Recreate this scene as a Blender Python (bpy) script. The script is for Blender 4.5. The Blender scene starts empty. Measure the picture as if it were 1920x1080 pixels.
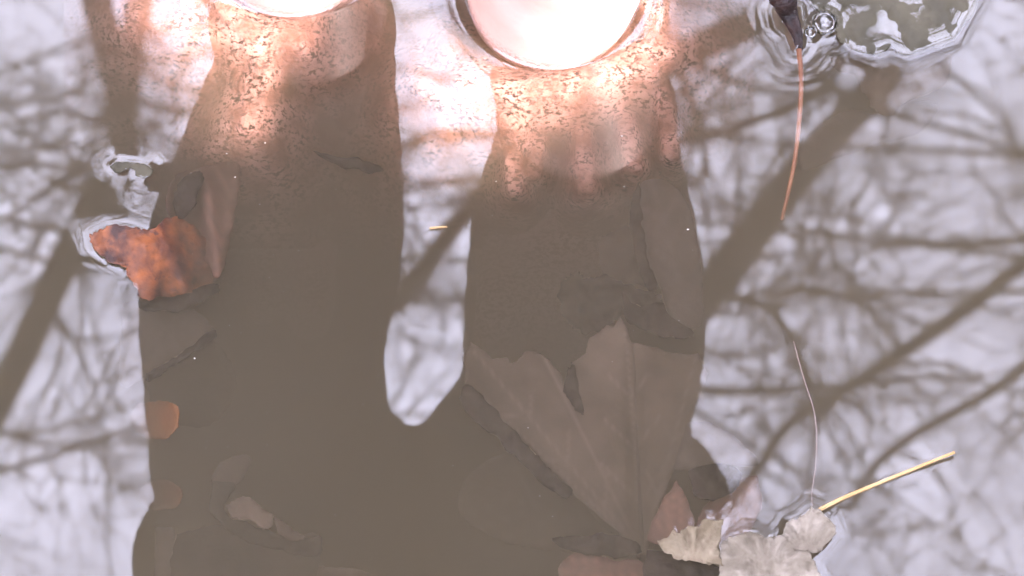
import bpy, bmesh, math, random
import numpy as np
from mathutils import Vector, Matrix, noise
from mathutils.geometry import delaunay_2d_cdt
R = math.radians
scene = bpy.context.scene
COL = scene.collection
rng = random.Random(7)

# ------------------------------------------------------------------ camera
PITCH, DIST, FPX = R(70), 2.0, 7800.0
cam_d = bpy.data.cameras.new('camera'); cam = bpy.data.objects.new('camera', cam_d); COL.objects.link(cam)
CAMP = Vector((0, -DIST*math.cos(PITCH), DIST*math.sin(PITCH)))
cam.location = CAMP; cam.rotation_euler = (math.pi/2-PITCH, 0, 0)
cam_d.sensor_width = 36; cam_d.lens = FPX/1920*36
cam_d.clip_start = .05; cam_d.clip_end = 500
cam_d.dof.use_dof = True; cam_d.dof.focus_distance = DIST; cam_d.dof.aperture_fstop = 22.0
scene.camera = cam

# ------------------------------------------------------------------ light
SUN_EL, SUN_AZ = R(54), R(-36)            # azimuth measured from +X towards +Y
SUN = Vector((math.cos(SUN_EL)*math.cos(SUN_AZ), math.cos(SUN_EL)*math.sin(SUN_AZ), math.sin(SUN_EL)))
sd = bpy.data.lights.new('sun', 'SUN'); so = bpy.data.objects.new('sun', sd); COL.objects.link(so)
sd.energy = 2.9; sd.angle = R(.5); sd.color = (1, .82, .82)
so.rotation_euler = SUN.to_track_quat('Z', 'Y').to_euler(); so.location = SUN*20
w = bpy.data.worlds.new('World'); scene.world = w; w.use_nodes = True
nt = w.node_tree; bg = nt.nodes['Background']; bg.inputs['Strength'].default_value = .1
sky = nt.nodes.new('ShaderNodeTexSky'); sky.sky_type = 'NISHITA'; sky.sun_disc = False
sky.sun_elevation = SUN_EL; sky.sun_rotation = math.pi/2 - SUN_AZ
tc = nt.nodes.new('ShaderNodeTexCoord'); cn = nt.nodes.new('ShaderNodeTexNoise'); cn.inputs['Scale'].default_value = 3.0
cn.inputs['Detail'].default_value = 5; cr = nt.nodes.new('ShaderNodeValToRGB')
cr.color_ramp.elements[0].position = .22; cr.color_ramp.elements[0].color = (.8, .8, .8, 1)
cr.color_ramp.elements[1].position = .6; cr.color_ramp.elements[1].color = (1, 1, 1, 1)
mx = nt.nodes.new('ShaderNodeMix'); mx.data_type = 'RGBA'
nt.links.new(tc.outputs['Generated'], cn.inputs['Vector']); nt.links.new(cn.outputs['Fac'], cr.inputs['Fac'])
nt.links.new(cr.outputs['Color'], mx.inputs['Factor']); nt.links.new(sky.outputs['Color'], mx.inputs['A'])
mx.inputs['B'].default_value = (20.8, 20.7, 27.0, 1)          # thin bright cloud
c2 = nt.nodes.new('ShaderNodeTexNoise'); c2.inputs['Scale'].default_value = 26; c2.inputs['Detail'].default_value = 6   # small billows in the cloud
nt.links.new(tc.outputs['Generated'], c2.inputs['Vector'])
r2 = nt.nodes.new('ShaderNodeMapRange'); r2.inputs['From Min'].default_value = .32; r2.inputs['From Max'].default_value = .66
r2.inputs['To Min'].default_value = .58; r2.inputs['To Max'].default_value = 1.22; nt.links.new(c2.outputs['Fac'], r2.inputs['Value'])
ml = nt.nodes.new('ShaderNodeVectorMath'); ml.operation = 'SCALE'
nt.links.new(mx.outputs['Result'], ml.inputs[0]); nt.links.new(r2.outputs['Result'], ml.inputs['Scale'])
nt.links.new(ml.outputs[0], bg.inputs['Color'])
vs = scene.view_settings; vs.view_transform = 'Standard'; vs.look = 'None'; vs.exposure = 2.85; vs.gamma = 1
vs.use_curve_mapping = False
cy = scene.cycles
cy.use_denoising = True; cy.denoiser = 'OPENIMAGEDENOISE'
cy.max_bounces = 10; cy.volume_bounces = 2; cy.transparent_max_bounces = 16; cy.diffuse_bounces = 3; cy.glossy_bounces = 3
cy.sample_clamp_indirect = 4
cy.caustics_reflective = False; cy.caustics_refractive = False

# ------------------------------------------------------------------ helpers
FW = Vector((0, math.cos(PITCH), -math.sin(PITCH))); UP = Vector((0, math.sin(PITCH), math.cos(PITCH)))
def ray(px, py): return FW + Vector((1, 0, 0))*((px-960)/FPX) - UP*((py-540)/FPX)
def at(px, py, z=0.0):
    d = ray(px, py); return CAMP + d*((z-CAMP.z)/d.z)
def mirror(px, py, h):
    """the point at height h above the water which a sight line meets after the water has reflected it"""
    p = at(px, py); d = ray(px, py).normalized(); d.z = -d.z
    return p + d*(h/d.z)
def tag(o, label=None, cat=None, group=None, kind=None):
    if label: o['label'] = label
    if cat: o['category'] = cat
    if group: o['group'] = group
    if kind: o['kind'] = kind
    return o
def link(name, me, m=None, parent=None, smooth=True):
    if isinstance(me, bmesh.types.BMesh):
        b = me; me = bpy.data.meshes.new(name); b.to_mesh(me); b.free()
    o = bpy.data.objects.new(name, me); COL.objects.link(o)
    if m: me.materials.append(m)
    if parent: o.parent = parent
    if smooth: me.polygons.foreach_set('use_smooth', [True]*len(me.polygons))
    return o
def empty(name, loc=(0, 0, 0)):
    o = bpy.data.objects.new(name, None); COL.objects.link(o); o.location = loc; o.empty_display_size = .05
    bpy.context.view_layer.update(); return o
def keep(o, parent):
    o.parent = parent; o.matrix_parent_inverse = Matrix.Translation(-Vector(parent.location)); return o

def mat(name, c1, c2, scale=30., rough=.7, bump=.3, bscale=None, specks=None, c3=None, spec=.4, detail=6, trans=0, ramp=(.35, .65), vein=None):
    m = bpy.data.materials.new(name); m.use_nodes = True; t = m.node_tree; N = t.nodes; L = t.links
    p = N['Principled BSDF']; p.inputs['Roughness'].default_value = rough; p.inputs['Specular IOR Level'].default_value = spec
    co = N.new('ShaderNodeTexCoord'); n = N.new('ShaderNodeTexNoise'); n.inputs['Scale'].default_value = scale; n.inputs['Detail'].default_value = detail
    L.new(co.outputs['Object'], n.inputs['Vector'])
    r = N.new('ShaderNodeValToRGB'); e = r.color_ramp.elements
    e[0].position = ramp[0]; e[0].color = (*c1, 1); e[1].position = ramp[1]; e[1].color = (*c2, 1)
    if c3: x = e.new(.5); x.color = (*c3, 1)
    L.new(n.outputs['Fac'], r.inputs['Fac']); out = r.outputs['Color']
    if specks:
        sc, thr, col, pos = specks
        v = N.new('ShaderNodeTexNoise'); v.inputs['Scale'].default_value = sc; v.inputs['Detail'].default_value = 7; v.inputs['Roughness'].default_value = .68
        mp = N.new('ShaderNodeMapping'); mp.inputs['Scale'].default_value = (1, 1.5, 1.5); L.new(co.outputs['Object'], mp.inputs['Vector'])
        L.new(mp.outputs['Vector'], v.inputs['Vector'])
        rr = N.new('ShaderNodeValToRGB'); rr.color_ramp.elements[0].position = thr; rr.color_ramp.elements[1].position = thr+.07
        L.new(v.outputs['Fac'], rr.inputs['Fac'])
        q = N.new('ShaderNodeMix'); q.data_type = 'RGBA'; q.inputs['B'].default_value = (*col, 1)
        pm = N.new('ShaderNodeMapRange'); pm.inputs['From Min'].default_value = .36; pm.inputs['From Max'].default_value = .56; pm.inputs['To Min'].default_value = .15
        L.new(n.outputs['Fac'], pm.inputs['Value']); pq = N.new('ShaderNodeMath'); pq.operation = 'MULTIPLY'
        L.new(rr.outputs['Color'], pq.inputs[0]); L.new(pm.outputs['Result'], pq.inputs[1]); fac = pq.outputs[0]
        if pos:                                             # silt only clings below the height pos (object space = world here)
            sx = N.new('ShaderNodeSeparateXYZ'); L.new(co.outputs['Object'], sx.inputs[0])
            mr = N.new('ShaderNodeMapRange'); mr.inputs['From Min'].default_value = pos+.012; mr.inputs['From Max'].default_value = pos-.006
            L.new(sx.outputs['Z'], mr.inputs['Value'])
            mm = N.new('ShaderNodeMath'); mm.operation = 'MULTIPLY'; L.new(fac, mm.inputs[0]); L.new(mr.outputs['Result'], mm.inputs[1]); fac = mm.outputs[0]
        L.new(fac, q.inputs['Factor']); L.new(out, q.inputs['A']); out = q.outputs['Result']
    if vein:
        at_ = N.new('ShaderNodeAttribute'); at_.attribute_name = 'vein'; vm = N.new('ShaderNodeMix'); vm.data_type = 'RGBA'
        vf = N.new('ShaderNodeMath'); vf.operation = 'MULTIPLY'; vf.inputs[1].default_value = .42; L.new(at_.outputs['Fac'], vf.inputs[0])
        L.new(vf.outputs[0], vm.inputs['Factor']); L.new(out, vm.inputs['A']); vm.inputs['B'].default_value = (*vein, 1); out = vm.outputs['Result']
    L.new(out, p.inputs['Base Color'])
    if bump:
        b = N.new('ShaderNodeBump'); b.inputs['Strength'].default_value = bump; b.inputs['Distance'].default_value = .002
        n2 = N.new('ShaderNodeTexNoise'); n2.inputs['Scale'].default_value = bscale or scale*4; n2.inputs['Detail'].default_value = 5
        L.new(co.outputs['Object'], n2.inputs['Vector']); L.new(n2.outputs['Fac'], b.inputs['Height']); L.new(b.outputs['Normal'], p.inputs['Normal'])
    if trans:
        tr = N.new('ShaderNodeBsdfTranslucent'); L.new(out, tr.inputs['Color']); ms = N.new('ShaderNodeMixShader'); ms.inputs[0].default_value = trans
        L.new(p.outputs[0], ms.inputs[1]); L.new(tr.outputs[0], ms.inputs[2]); L.new(ms.outputs[0], N['Material Output'].inputs['Surface'])
    return m

M = dict(
    skin=mat('skin', (.58, .34, .27), (.68, .44, .36), 25, .5, .15, 300, specks=(430, .48, (.045, .022, .014), .002)),
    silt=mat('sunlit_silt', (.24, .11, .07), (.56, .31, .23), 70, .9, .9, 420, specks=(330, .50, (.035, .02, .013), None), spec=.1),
    shorts=mat('shorts_cloth', (.03, .03, .035), (.05, .045, .045), 60, .9, .3, 900),
    shirt=mat('shirt_cloth', (.05, .055, .06), (.07, .07, .075), 60, .9, .3, 900),
    hair=mat('hair', (.03, .02, .015), (.06, .04, .025), 80, .6, .5),
    eye=mat('eye', (.7, .7, .7), (.8, .8, .8), 5, .2, 0),
    bark=mat('bark', (.035, .03, .024), (.075, .065, .05), 9, .9, .8, 40),
    twig=mat('twig_bark', (.05, .042, .035), (.09, .078, .066), 6, .9, .3),
    evergreen=mat('evergreen_leaf', (.018, .034, .012), (.045, .07, .028), 4, .5, 0, detail=3),
    mud=mat('pond_mud', (.10, .078, .055), (.17, .135, .10), 18, .9, .6, 90),
    bank=mat('bank_soil', (.05, .04, .03), (.11, .085, .06), 6, .95, 1, 40),
    sunk=mat('sunken_leaf', (.072, .051, .033), (.135, .098, .066), 45, .8, .5, 160, specks=(330, .64, (.12, .085, .06), None), spec=.1, vein=(.26, .20, .15)),
    sunk_dark=mat('sunken_dark_leaf_and_shade', (.016, .012, .008), (.042, .031, .022), 60, .8, .6, 200, spec=.1),  # dark leaves, and the pieces that stand in for shade under edges
    sunk_grey=mat('silted_leaf', (.070, .053, .039), (.115, .089, .067), 50, .85, .5, 180, specks=(330, .63, (.09, .07, .055), None), spec=.1, vein=(.19, .15, .12)),
    rust=mat('rust_leaf', (.04, .016, .010), (.26, .08, .022), 85, .6, 1, 150, c3=(.15, .05, .02), specks=(110, .58, (.07, .03, .02), None), vein=(.04, .014, .008)),
    brownred=mat('red_brown_leaf', (.095, .05, .034), (.165, .092, .064), 35, .7, .5, 150, specks=(90, .66, (.13, .065, .045), None), spec=.1, vein=(.36, .20, .13)),
    orange=mat('orange_leaf', (.20, .07, .022), (.34, .13, .045), 40, .7, .4, spec=.1),
    tan=mat('dry_tan_leaf', (.12, .092, .055), (.25, .205, .14), 60, .85, .8, 220, c3=(.185, .148, .095), specks=(260, .66, (.40, .35, .28), None), ramp=(.3, .7), spec=.15, vein=(.17, .12, .08)),
    tan_pale=mat('dry_pale_leaf', (.15, .125, .09), (.31, .27, .215), 60, .9, .8, 240, c3=(.22, .187, .14), specks=(300, .68, (.40, .37, .32), None), ramp=(.3, .7), spec=.15, vein=(.15, .12, .09)),
    moss=mat('mossy_leaf', (.042, .037, .022), (.088, .076, .046), 30, .6, .6, 120, spec=.25),
    straw=mat('straw', (.42, .25, .09), (.55, .36, .16), 60, .45, .2),
    pale=mat('pale_hair', (.36, .26, .22), (.42, .32, .27), 60, .5, 0),
    redstraw=mat('red_straw', (.13, .05, .02), (.22, .095, .04), 60, .5, .2),
    darktwig=mat('wet_dark_wood', (.008, .005, .004), (.025, .012, .009), 120, .4, .8, 300, spec=.25),
    seed=mat('pale_seed', (.45, .42, .34), (.6, .56, .47), 100, .4, 0),
)

# ------------------------------------------------------------------ mesh builders
def rings_to_bm(bm, rings, cap=True, fan=0):
    vs_ = [[bm.verts.new(p) for p in r] for r in rings]
    n = len(vs_[0])
    for a, b in zip(vs_, vs_[1:]):
        for i in range(n): bm.faces.new((a[i], a[(i+1) % n], b[(i+1) % n], b[i]))
    if fan:
        c = bm.verts.new(sum(rings[0], Vector())/n + Vector((0, 0, fan)))
        for i in range(n): bm.faces.new((c, vs_[0][(i+1) % n], vs_[0][i]))
        bm.faces.new(vs_[-1])
    elif cap: bm.faces.new(vs_[0][::-1]); bm.faces.new(vs_[-1])
def catmull(P, n):
    out = []
    for i in range(len(P)-1):
        p0, p1, p2, p3 = P[max(i-1, 0)], P[i], P[i+1], P[min(i+2, len(P)-1)]
        for k in range(n):
            t = k/n
            out.append(tuple(.5*((2*b)+(-a+c)*t+(2*a-5*b+4*c-d)*t*t+(-a+3*b-3*c+d)*t**3) for a, b, c, d in zip(p0, p1, p2, p3)))
    out.append(tuple(P[-1])); return out
def tube(bm, pts, rad, sides=8, cap=True):
    pts = [Vector(p) for p in pts]; rings = []
    u = None
    for i, p in enumerate(pts):
        t = (pts[min(i+1, len(pts)-1)]-pts[max(i-1, 0)]).normalized()
        if u is None: u = t.orthogonal().normalized()
        u = (u - t*u.dot(t)); u = u.normalized() if u.length > 1e-6 else t.orthogonal().normalized()
        v = t.cross(u); r = rad[i]
        rings.append([p + (u*math.cos(a)+v*math.sin(a))*r for a in (2*math.pi*k/sides for k in range(sides))])
    rings_to_bm(bm, rings, cap)
def ellring(c, rx, ry, n=24, power=1.0, rot=0):
    out = []
    for k in range(n):
        a = 2*math.pi*k/n; x, y = rx*math.cos(a), ry*math.sin(a)
        out.append(Vector((c[0]+x*math.cos(rot)-y*math.sin(rot), c[1]+x*math.sin(rot)+y*math.cos(rot), c[2])))
    return out
def ellipsoid(bm, c, r, rot=None, seg=20):
    mt = Matrix.Translation(c) @ (rot or Matrix.Identity(4)) @ Matrix.Diagonal((*r, 1))
    bmesh.ops.create_uvsphere(bm, u_segments=seg, v_segments=seg//2+2, radius=1, matrix=mt)
def inside(poly, x, y):
    c = False; n = len(poly); j = n-1
    for i in range(n):
        xi, yi = poly[i]; xj, yj = poly[j]
        if (yi > y) != (yj > y) and x < (xj-xi)*(y-yi)/(yj-yi)+xi: c = not c
        j = i
    return c
def leaf_mesh(outline, height, step=11, jag=0, smooth=True, seed=1, thick=.0006, wob=3, veins=(), vw=3.0):
    """outline in photo pixels; height(px, py) gives the leaf's own height; every vertex is put on its sight line at that height"""
    r_ = random.Random(seed)
    P = [tuple(p) for p in outline]
    if smooth: P = catmull(P+[P[0]], 6)[:-1]
    B = []
    for a, b in zip(P, P[1:]+P[:1]):
        L = math.hypot(b[0]-a[0], b[1]-a[1]); n = max(1, int(L/6))
        for k in range(n):
            t = k/n; nx, ny = (b[1]-a[1])/max(L, 1e-6), -(b[0]-a[0])/max(L, 1e-6); j = r_.uniform(-jag, jag)
            B.append((a[0]+(b[0]-a[0])*t+nx*j, a[1]+(b[1]-a[1])*t+ny*j))
    B = [(x+wob*noise.noise((x*.035, y*.035, seed)), y+wob*noise.noise((x*.035, y*.035, seed+50))) for x, y in B]
    pts = [Vector(p) for p in B]; nb = len(pts)
    xs = [p[0] for p in B]; ys = [p[1] for p in B]
    y = min(ys)+step/2; row = 0
    while y < max(ys):
        x = min(xs) + (step/2 if row % 2 else 0)
        while x < max(xs):
            if inside(B, x, y) and min((x-q[0])**2+(y-q[1])**2 for q in B) > (step*.55)**2: pts.append(Vector((x, y)))
            x += step
        y += step; row += 1
    v, e, f, *_ = delaunay_2d_cdt(pts, [(i, (i+1) % nb) for i in range(nb)], [], 1, 1e-4)
    bm = bmesh.new(); BV = []
    for p in v:
        h = height(p.x, p.y)
        BV.append(bm.verts.new(at(p.x, p.y, h)))
    for q in f:
        c = sum((v[i] for i in q), Vector((0, 0)))/len(q)
        if inside(B, c.x, c.y):
            try: bm.faces.new([BV[i] for i in q])
            except ValueError: pass
    for x in [x for x in bm.verts if not x.link_faces]: bm.verts.remove(x)
    bmesh.ops.recalc_face_normals(bm, faces=bm.faces)
    top = list(bm.faces)
    if sum(q.normal.z for q in top) < 0: bmesh.ops.reverse_faces(bm, faces=top)
    bmesh.ops.solidify(bm, geom=top, thickness=thick)
    if veins:                                               # pale veins: a colour of the leaf itself
        la = bm.verts.layers.float.new('vein')
        for q in bm.verts:
            d = ray_px(q.co); q[la] = max([math.exp(-(seg_d(d[0], d[1], a, b)/vw)**2) for a, b in veins])
    return bm
def ray_px(p):
    d = Vector(p)-CAMP; k = d.dot(FW); return (960+FPX*d.x/k, 540-FPX*d.dot(UP)/k)
def seg_d(px, py, a, b):
    ax, ay = a; bx, by = b; L2 = (bx-ax)**2+(by-ay)**2
    t = max(0, min(1, ((px-ax)*(bx-ax)+(py-ay)*(by-ay))/L2))
    return math.hypot(px-ax-t*(bx-ax), py-ay-t*(by-ay))
def hfun(z0, tilt=(0, 0), c=(960, 540), folds=(), rough=.001, rs=.01, seed=0, curl=None):
    """plane z0 + tilt (metres per 100 px), gable folds (a, b, height, width px), noise"""
    def h(px, py):
        z = z0 + tilt[0]*(px-c[0])/100 + tilt[1]*(py-c[1])/100
        for a, b, amp, wid in folds:
            z += amp*math.exp(-(seg_d(px, py, a, b)/wid)**2)
        z += rough*noise.noise((px*rs, py*rs, seed*7.3)) + rough*.5*noise.noise((px*rs*3, py*rs*3, seed*3.1))
        if curl: z += curl(px, py)
        return z
    return h
def leaf(name, label, outline, h, m, cat='leaf', group=None, parts=(), base=None, **k):
    if 'veins' not in k and name in ('broad_leaf', 'strap_leaf', 'maple_leaf', 'toothed_leaf', 'wet_leaf', 'curled_leaf', 'round_leaf', 'dry_leaf'):
        cc = (sum(p[0] for p in outline)/len(outline), sum(p[1] for p in outline)/len(outline))
        far = sorted(outline, key=lambda p: -math.hypot(p[0]-cc[0], p[1]-cc[1]))
        b0 = base or far[0]; tip = max(outline, key=lambda p: math.hypot(p[0]-b0[0], p[1]-b0[1]))
        V_ = [(b0, tip)]; dx, dy = tip[0]-b0[0], tip[1]-b0[1]; L_ = math.hypot(dx, dy); ux, uy = dx/L_, dy/L_
        for q in range(1, 6):
            s0 = (b0[0]+dx*q/7, b0[1]+dy*q/7)
            for sg in (-1, 1): V_.append((s0, (s0[0]+L_*.33*(ux*.75-sg*uy*.66), s0[1]+L_*.33*(uy*.75+sg*ux*.66))))
        k['veins'] = V_
    c = [sum(p[i] for p in outline)/len(outline) for i in (0, 1)]
    if not parts:
        o = link(name, leaf_mesh(outline, h, **k), m)
        return tag(o, label, cat, group)
    e = empty(name, at(*c, h(*c))); tag(e, label, cat, group)
    keep(link('blade', leaf_mesh(outline, h, **k), m), e)
    for pn, pts, r0, r1, pm in parts:
        bm = bmesh.new(); q = catmull([at(x, y, h(x, y)+dz) for x, y, dz in pts], 6)
        tube(bm, q, [r0+(r1-r0)*i/(len(q)-1) for i in range(len(q))], 8)
        keep(link(pn, bm, pm), e)
    return e

# ------------------------------------------------------------------ water, bed, bank
BED = -.115
RIMS = []            # (kind, points in metres, rise): meniscus sources, filled as the floating things are listed
def rim_px(pts, rise, lam=.0028, closed=True, ring=0):
    P = [at(x, y) for x, y in pts]; 
    if closed: P = P+[P[0]]
    RIMS.append(([(p.x, p.y) for p in P], rise, lam, ring))
FLOAT_TWIG = [(1456, 22), (1478, 8), (1502, 14), (1506, 44), (1500, 86), (1494, 92), (1480, 60), (1462, 46)]
MOSS = [(1500, -60), (1520, 8), (1556, 22), (1568, 60), (1600, 92), (1640, 102), (1668, 92), (1700, 104), (1790, 70), (1840, -20), (1800, -90), (1640, -110)]
CHIP = [(206, 312), (216, 322), (230, 320), (242, 314), (254, 318), (256, 329), (270, 335), (283, 330), (287, 319), (276, 309), (258, 306), (236, 304), (218, 303)]
RUSTP = [(170, 440), (200, 424), (236, 420), (262, 428), (280, 434), (268, 470), (252, 505), (234, 504), (206, 490), (176, 468)]
TAN1 = [(1232, 1012), (1250, 1008), (1262, 996), (1275, 1000), (1290, 984), (1302, 990), (1325, 974), (1340, 978), (1356, 972), (1350, 1000), (1346, 1030), (1356, 1062), (1300, 1052), (1262, 1042), (1240, 1030)]
TAN2 = [(1350, 1018), (1375, 1006), (1398, 1000), (1420, 1002), (1440, 1010), (1470, 1008), (1496, 1022), (1520, 1040), (1536, 1075), (1545, 1130), (1450, 1150), (1370, 1130), (1348, 1075)]
TAN3 = [(1468, 1006), (1480, 978), (1500, 968), (1520, 950), (1536, 955), (1556, 972), (1566, 998), (1548, 1020), (1530, 1040), (1506, 1036), (1484, 1028)]
rim_px(FLOAT_TWIG, .0024, .003, ring=.3); rim_px(MOSS, .0005, .002); rim_px(CHIP, .0006, .0022, ring=.2); rim_px(RUSTP, .0004, .002)
rim_px(TAN1, .0004, .002); rim_px(TAN2, .0004, .002); rim_px(TAN3, .0004, .002)
LEGS_AT = ((.020, .160, .044), (-.108, .189, .045))      # where each leg meets the water: x, y, radius
for x, y, r in ((1546, 44, .0062), (1519, 62, .003)):
    p = at(x, y); RIMS.append(([(p.x+r*.95*math.cos(a), p.y+r*.95*math.sin(a)) for a in np.linspace(0, 2*math.pi, 24)], .0016, .0018, 0))
for x, y, r in LEGS_AT: RIMS.append(([(x+r*math.cos(a), y+r*math.sin(a)) for a in np.linspace(0, 2*math.pi, 40)], .0022, .0034, 0))

def axis(lo, hi, step, far):
    a = list(np.arange(lo, hi+1e-9, step)); s = step; 
    while a[-1] < far: s *= 1.5; a.append(a[-1]+s)
    s = step
    while a[0] > -far: s *= 1.5; a.insert(0, a[0]-s)
    return np.array(a)
def build_water():
    X = axis(-.262, .262, .0011, 2.3); Y = axis(-.165, .24, .0011, 2.3)
    GX, GY = np.meshgrid(X, Y); Z = np.zeros_like(GX)
    for pts, rise, lam, ring in RIMS:
        D = np.full(GX.shape, 9.0)
        for (ax, ay), (bx, by) in zip(pts, pts[1:]):
            L2 = max((bx-ax)**2+(by-ay)**2, 1e-12)
            t = np.clip(((GX-ax)*(bx-ax)+(GY-ay)*(by-ay))/L2, 0, 1)
            D = np.minimum(D, np.hypot(GX-ax-t*(bx-ax), GY-ay-t*(by-ay)))
        Z = Z + rise*np.exp(-D/lam)*(1-ring+ring*np.cos(2*math.pi*D/.0058))
    # the faintest unevenness of still water
    r_ = np.random.RandomState(3)
    for _ in range(10):
        k = r_.uniform(12, 60); a = r_.uniform(0, 6.28)
        Z += .000012*np.sin(k*(GX*math.cos(a)+GY*math.sin(a))+r_.uniform(0, 6.28))
    nx, ny = len(X), len(Y); N = nx*ny
    V = np.stack([GX, GY, Z], -1).reshape(-1, 3)
    V2 = V.copy(); V2[:, 2] = -.4
    I = np.arange(N).reshape(ny, nx)
    top = np.stack([I[:-1, :-1], I[:-1, 1:], I[1:, 1:], I[1:, :-1]], -1).reshape(-1, 4)
    edge = np.concatenate([I[0, :], I[1:, -1], I[-1, -2::-1], I[-2:0:-1, 0]])
    VB = V[edge].copy(); VB[:, 2] = -.4
    ne = len(edge); bi = N+np.arange(ne)
    side = np.stack([edge, bi, np.roll(bi, -1), np.roll(edge, -1)], -1)
    me = bpy.data.meshes.new('water')
    faces = [tuple(q) for q in top.tolist()] + [tuple(q) for q in side.tolist()] + [tuple(bi[::-1].tolist())]
    me.from_pydata(np.concatenate([V, VB]).tolist(), [], faces); me.update()
    sm = np.zeros(len(faces), bool); sm[:len(top)] = True; me.polygons.foreach_set('use_smooth', sm)
    m = bpy.data.materials.new('murky_water'); m.use_nodes = True; t = m.node_tree; n = t.nodes; L = t.links; n.clear()
    out = n.new('ShaderNodeOutputMaterial'); fr = n.new('ShaderNodeFresnel'); fr.inputs['IOR'].default_value = 1.5
    geo = n.new('ShaderNodeNewGeometry'); inv = n.new('ShaderNodeMath'); inv.operation = 'SUBTRACT'; inv.inputs[0].default_value = 1
    mul = n.new('ShaderNodeMath'); mul.operation = 'MULTIPLY'
    L.new(geo.outputs['Backfacing'], inv.inputs[1]); L.new(inv.outputs[0], mul.inputs[0]); L.new(fr.outputs[0], mul.inputs[1])
    gl = n.new('ShaderNodeBsdfGlossy'); gl.inputs['Roughness'].default_value = 0; gl.inputs['Color'].default_value = (1, 1, 1, 1)
    tr = n.new('ShaderNodeBsdfTransparent'); mix = n.new('ShaderNodeMixShader')
    L.new(mul.outputs[0], mix.inputs[0]); L.new(tr.outputs[0], mix.inputs[1]); L.new(gl.outputs[0], mix.inputs[2]); L.new(mix.outputs[0], out.inputs['Surface'])
    sc = n.new('ShaderNodeVolumeScatter'); sc.inputs['Color'].default_value = (.81, .70, .46, 1); sc.inputs['Density'].default_value = WATER_S; sc.inputs['Anisotropy'].default_value = .2
    ab = n.new('ShaderNodeVolumeAbsorption'); ab.inputs['Color'].default_value = (.22, .12, .02, 1); ab.inputs['Density'].default_value = WATER_A
    ad = n.new('ShaderNodeAddShader'); L.new(sc.outputs[0], ad.inputs[0]); L.new(ab.outputs[0], ad.inputs[1]); L.new(ad.outputs[0], out.inputs['Volume'])
    me.materials.append(m)
    o = bpy.data.objects.new('water', me); COL.objects.link(o)
    return tag(o, 'still murky brown pond water mirroring bare branches', None, None, 'structure')
WATER_S, WATER_A = 15.5, 25.5
build_water()

def build_ground():
    bm = bmesh.new(); rad = [0, .15, .3, .5, .8, 1.2, 1.5, 1.75, 1.95, 2.1, 2.4, 3.0, 4, 6, 10, 20, 60, 200]; n = 72
    c = bm.verts.new((0, 0, BED)); prev = None
    for r in rad[1:]:
        cur = []
        for k in range(n):
            a = 2*math.pi*k/n; x, y = r*math.cos(a), r*math.sin(a)
            wob = 1+.08*noise.noise((math.cos(a)*1.5, math.sin(a)*1.5, 2)); s = r/(1.95*wob)
            if s < .75: z = BED+.012*noise.noise((x*5, y*5, 0))
            else: z = BED + min(1, (s-.75)/.35)**1.3*.24 + .04*noise.noise((x*2, y*2, 1))*min(1, s-.7)
            cur.append(bm.verts.new((x, y, z)))
        for k in range(n):
            if prev: bm.faces.new((prev[k], cur[k], cur[(k+1) % n], prev[(k+1) % n]))
            else: bm.faces.new((c, cur[k], cur[(k+1) % n]))
        prev = cur
    return bm
g = link('ground', build_ground(), M['mud']); tag(g, 'muddy pond bed rising to a soil bank', None, None, 'structure')

def build_silt():
    '''soft mud pushed up round the feet, almost to the surface at the ankles'''
    S = [((870, 160), (965, 168), 0, 1), ((965, 168), (1110, 150), 0, 1), ((1110, 150), (1235, 85), 0, 1), ((1225, 85), (1215, -80), .001, 1.5), ((800, 165), (950, 225), .004, 1.2), ((840, 90), (830, 240), .010, 1.2),
         ((420, 10), (470, 70), 0, 1), ((470, 70), (560, 70), .0, 1), ((500, 90), (470, 230), .004, 1.1), ((270, 30), (380, 60), .003, 1), ((340, -80), (360, 30), .003, 1), ((600, -40), (560, 70), .004, 1),
         ((958, 250), (966, 350), .013, 2.6), ((1008, 260), (1000, 322), .016, 3), ((1090, 250), (1102, 348), .013, 2.4), ((1170, 225), (1190, 305), .011, 2.6), ((1246, 175), (1256, 285), .012, 3)]
    bm = bmesh.new(); X = list(range(120, 1420, 6)); Y = list(range(-260, 470, 6)); rows = []
    for y in Y:
        row = []
        for x in X:
            z = max(-.0045 - off - .00026*k*max(0, seg_d(x, y, a, b)-14) for a, b, off, k in S)
            z += .0035*noise.noise((x*.02, y*.02, 4)) + .0016*noise.noise((x*.09, y*.11, 9))
            row.append(bm.verts.new(at(x, y, max(min(z, -.0015), BED-.02))))
        rows.append(row)
    for r0, r1 in zip(rows, rows[1:]):
        for i in range(len(r0)-1): bm.faces.new((r0[i], r1[i], r1[i+1], r0[i+1]))
    return bm
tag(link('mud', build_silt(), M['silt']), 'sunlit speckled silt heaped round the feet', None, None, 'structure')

# ------------------------------------------------------------------ the wading person
def leg_rings(tab, yl):
    T = catmull(tab, 5); rr = []
    for z, wd, cx, dy in T:
        k = max(0, min(1, (z-.10)/.06)); rr.append(ellring((cx, yl+dy, z), wd/2-.008*k, wd/2*1.06-.008*k, 28))
    return rr
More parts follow.
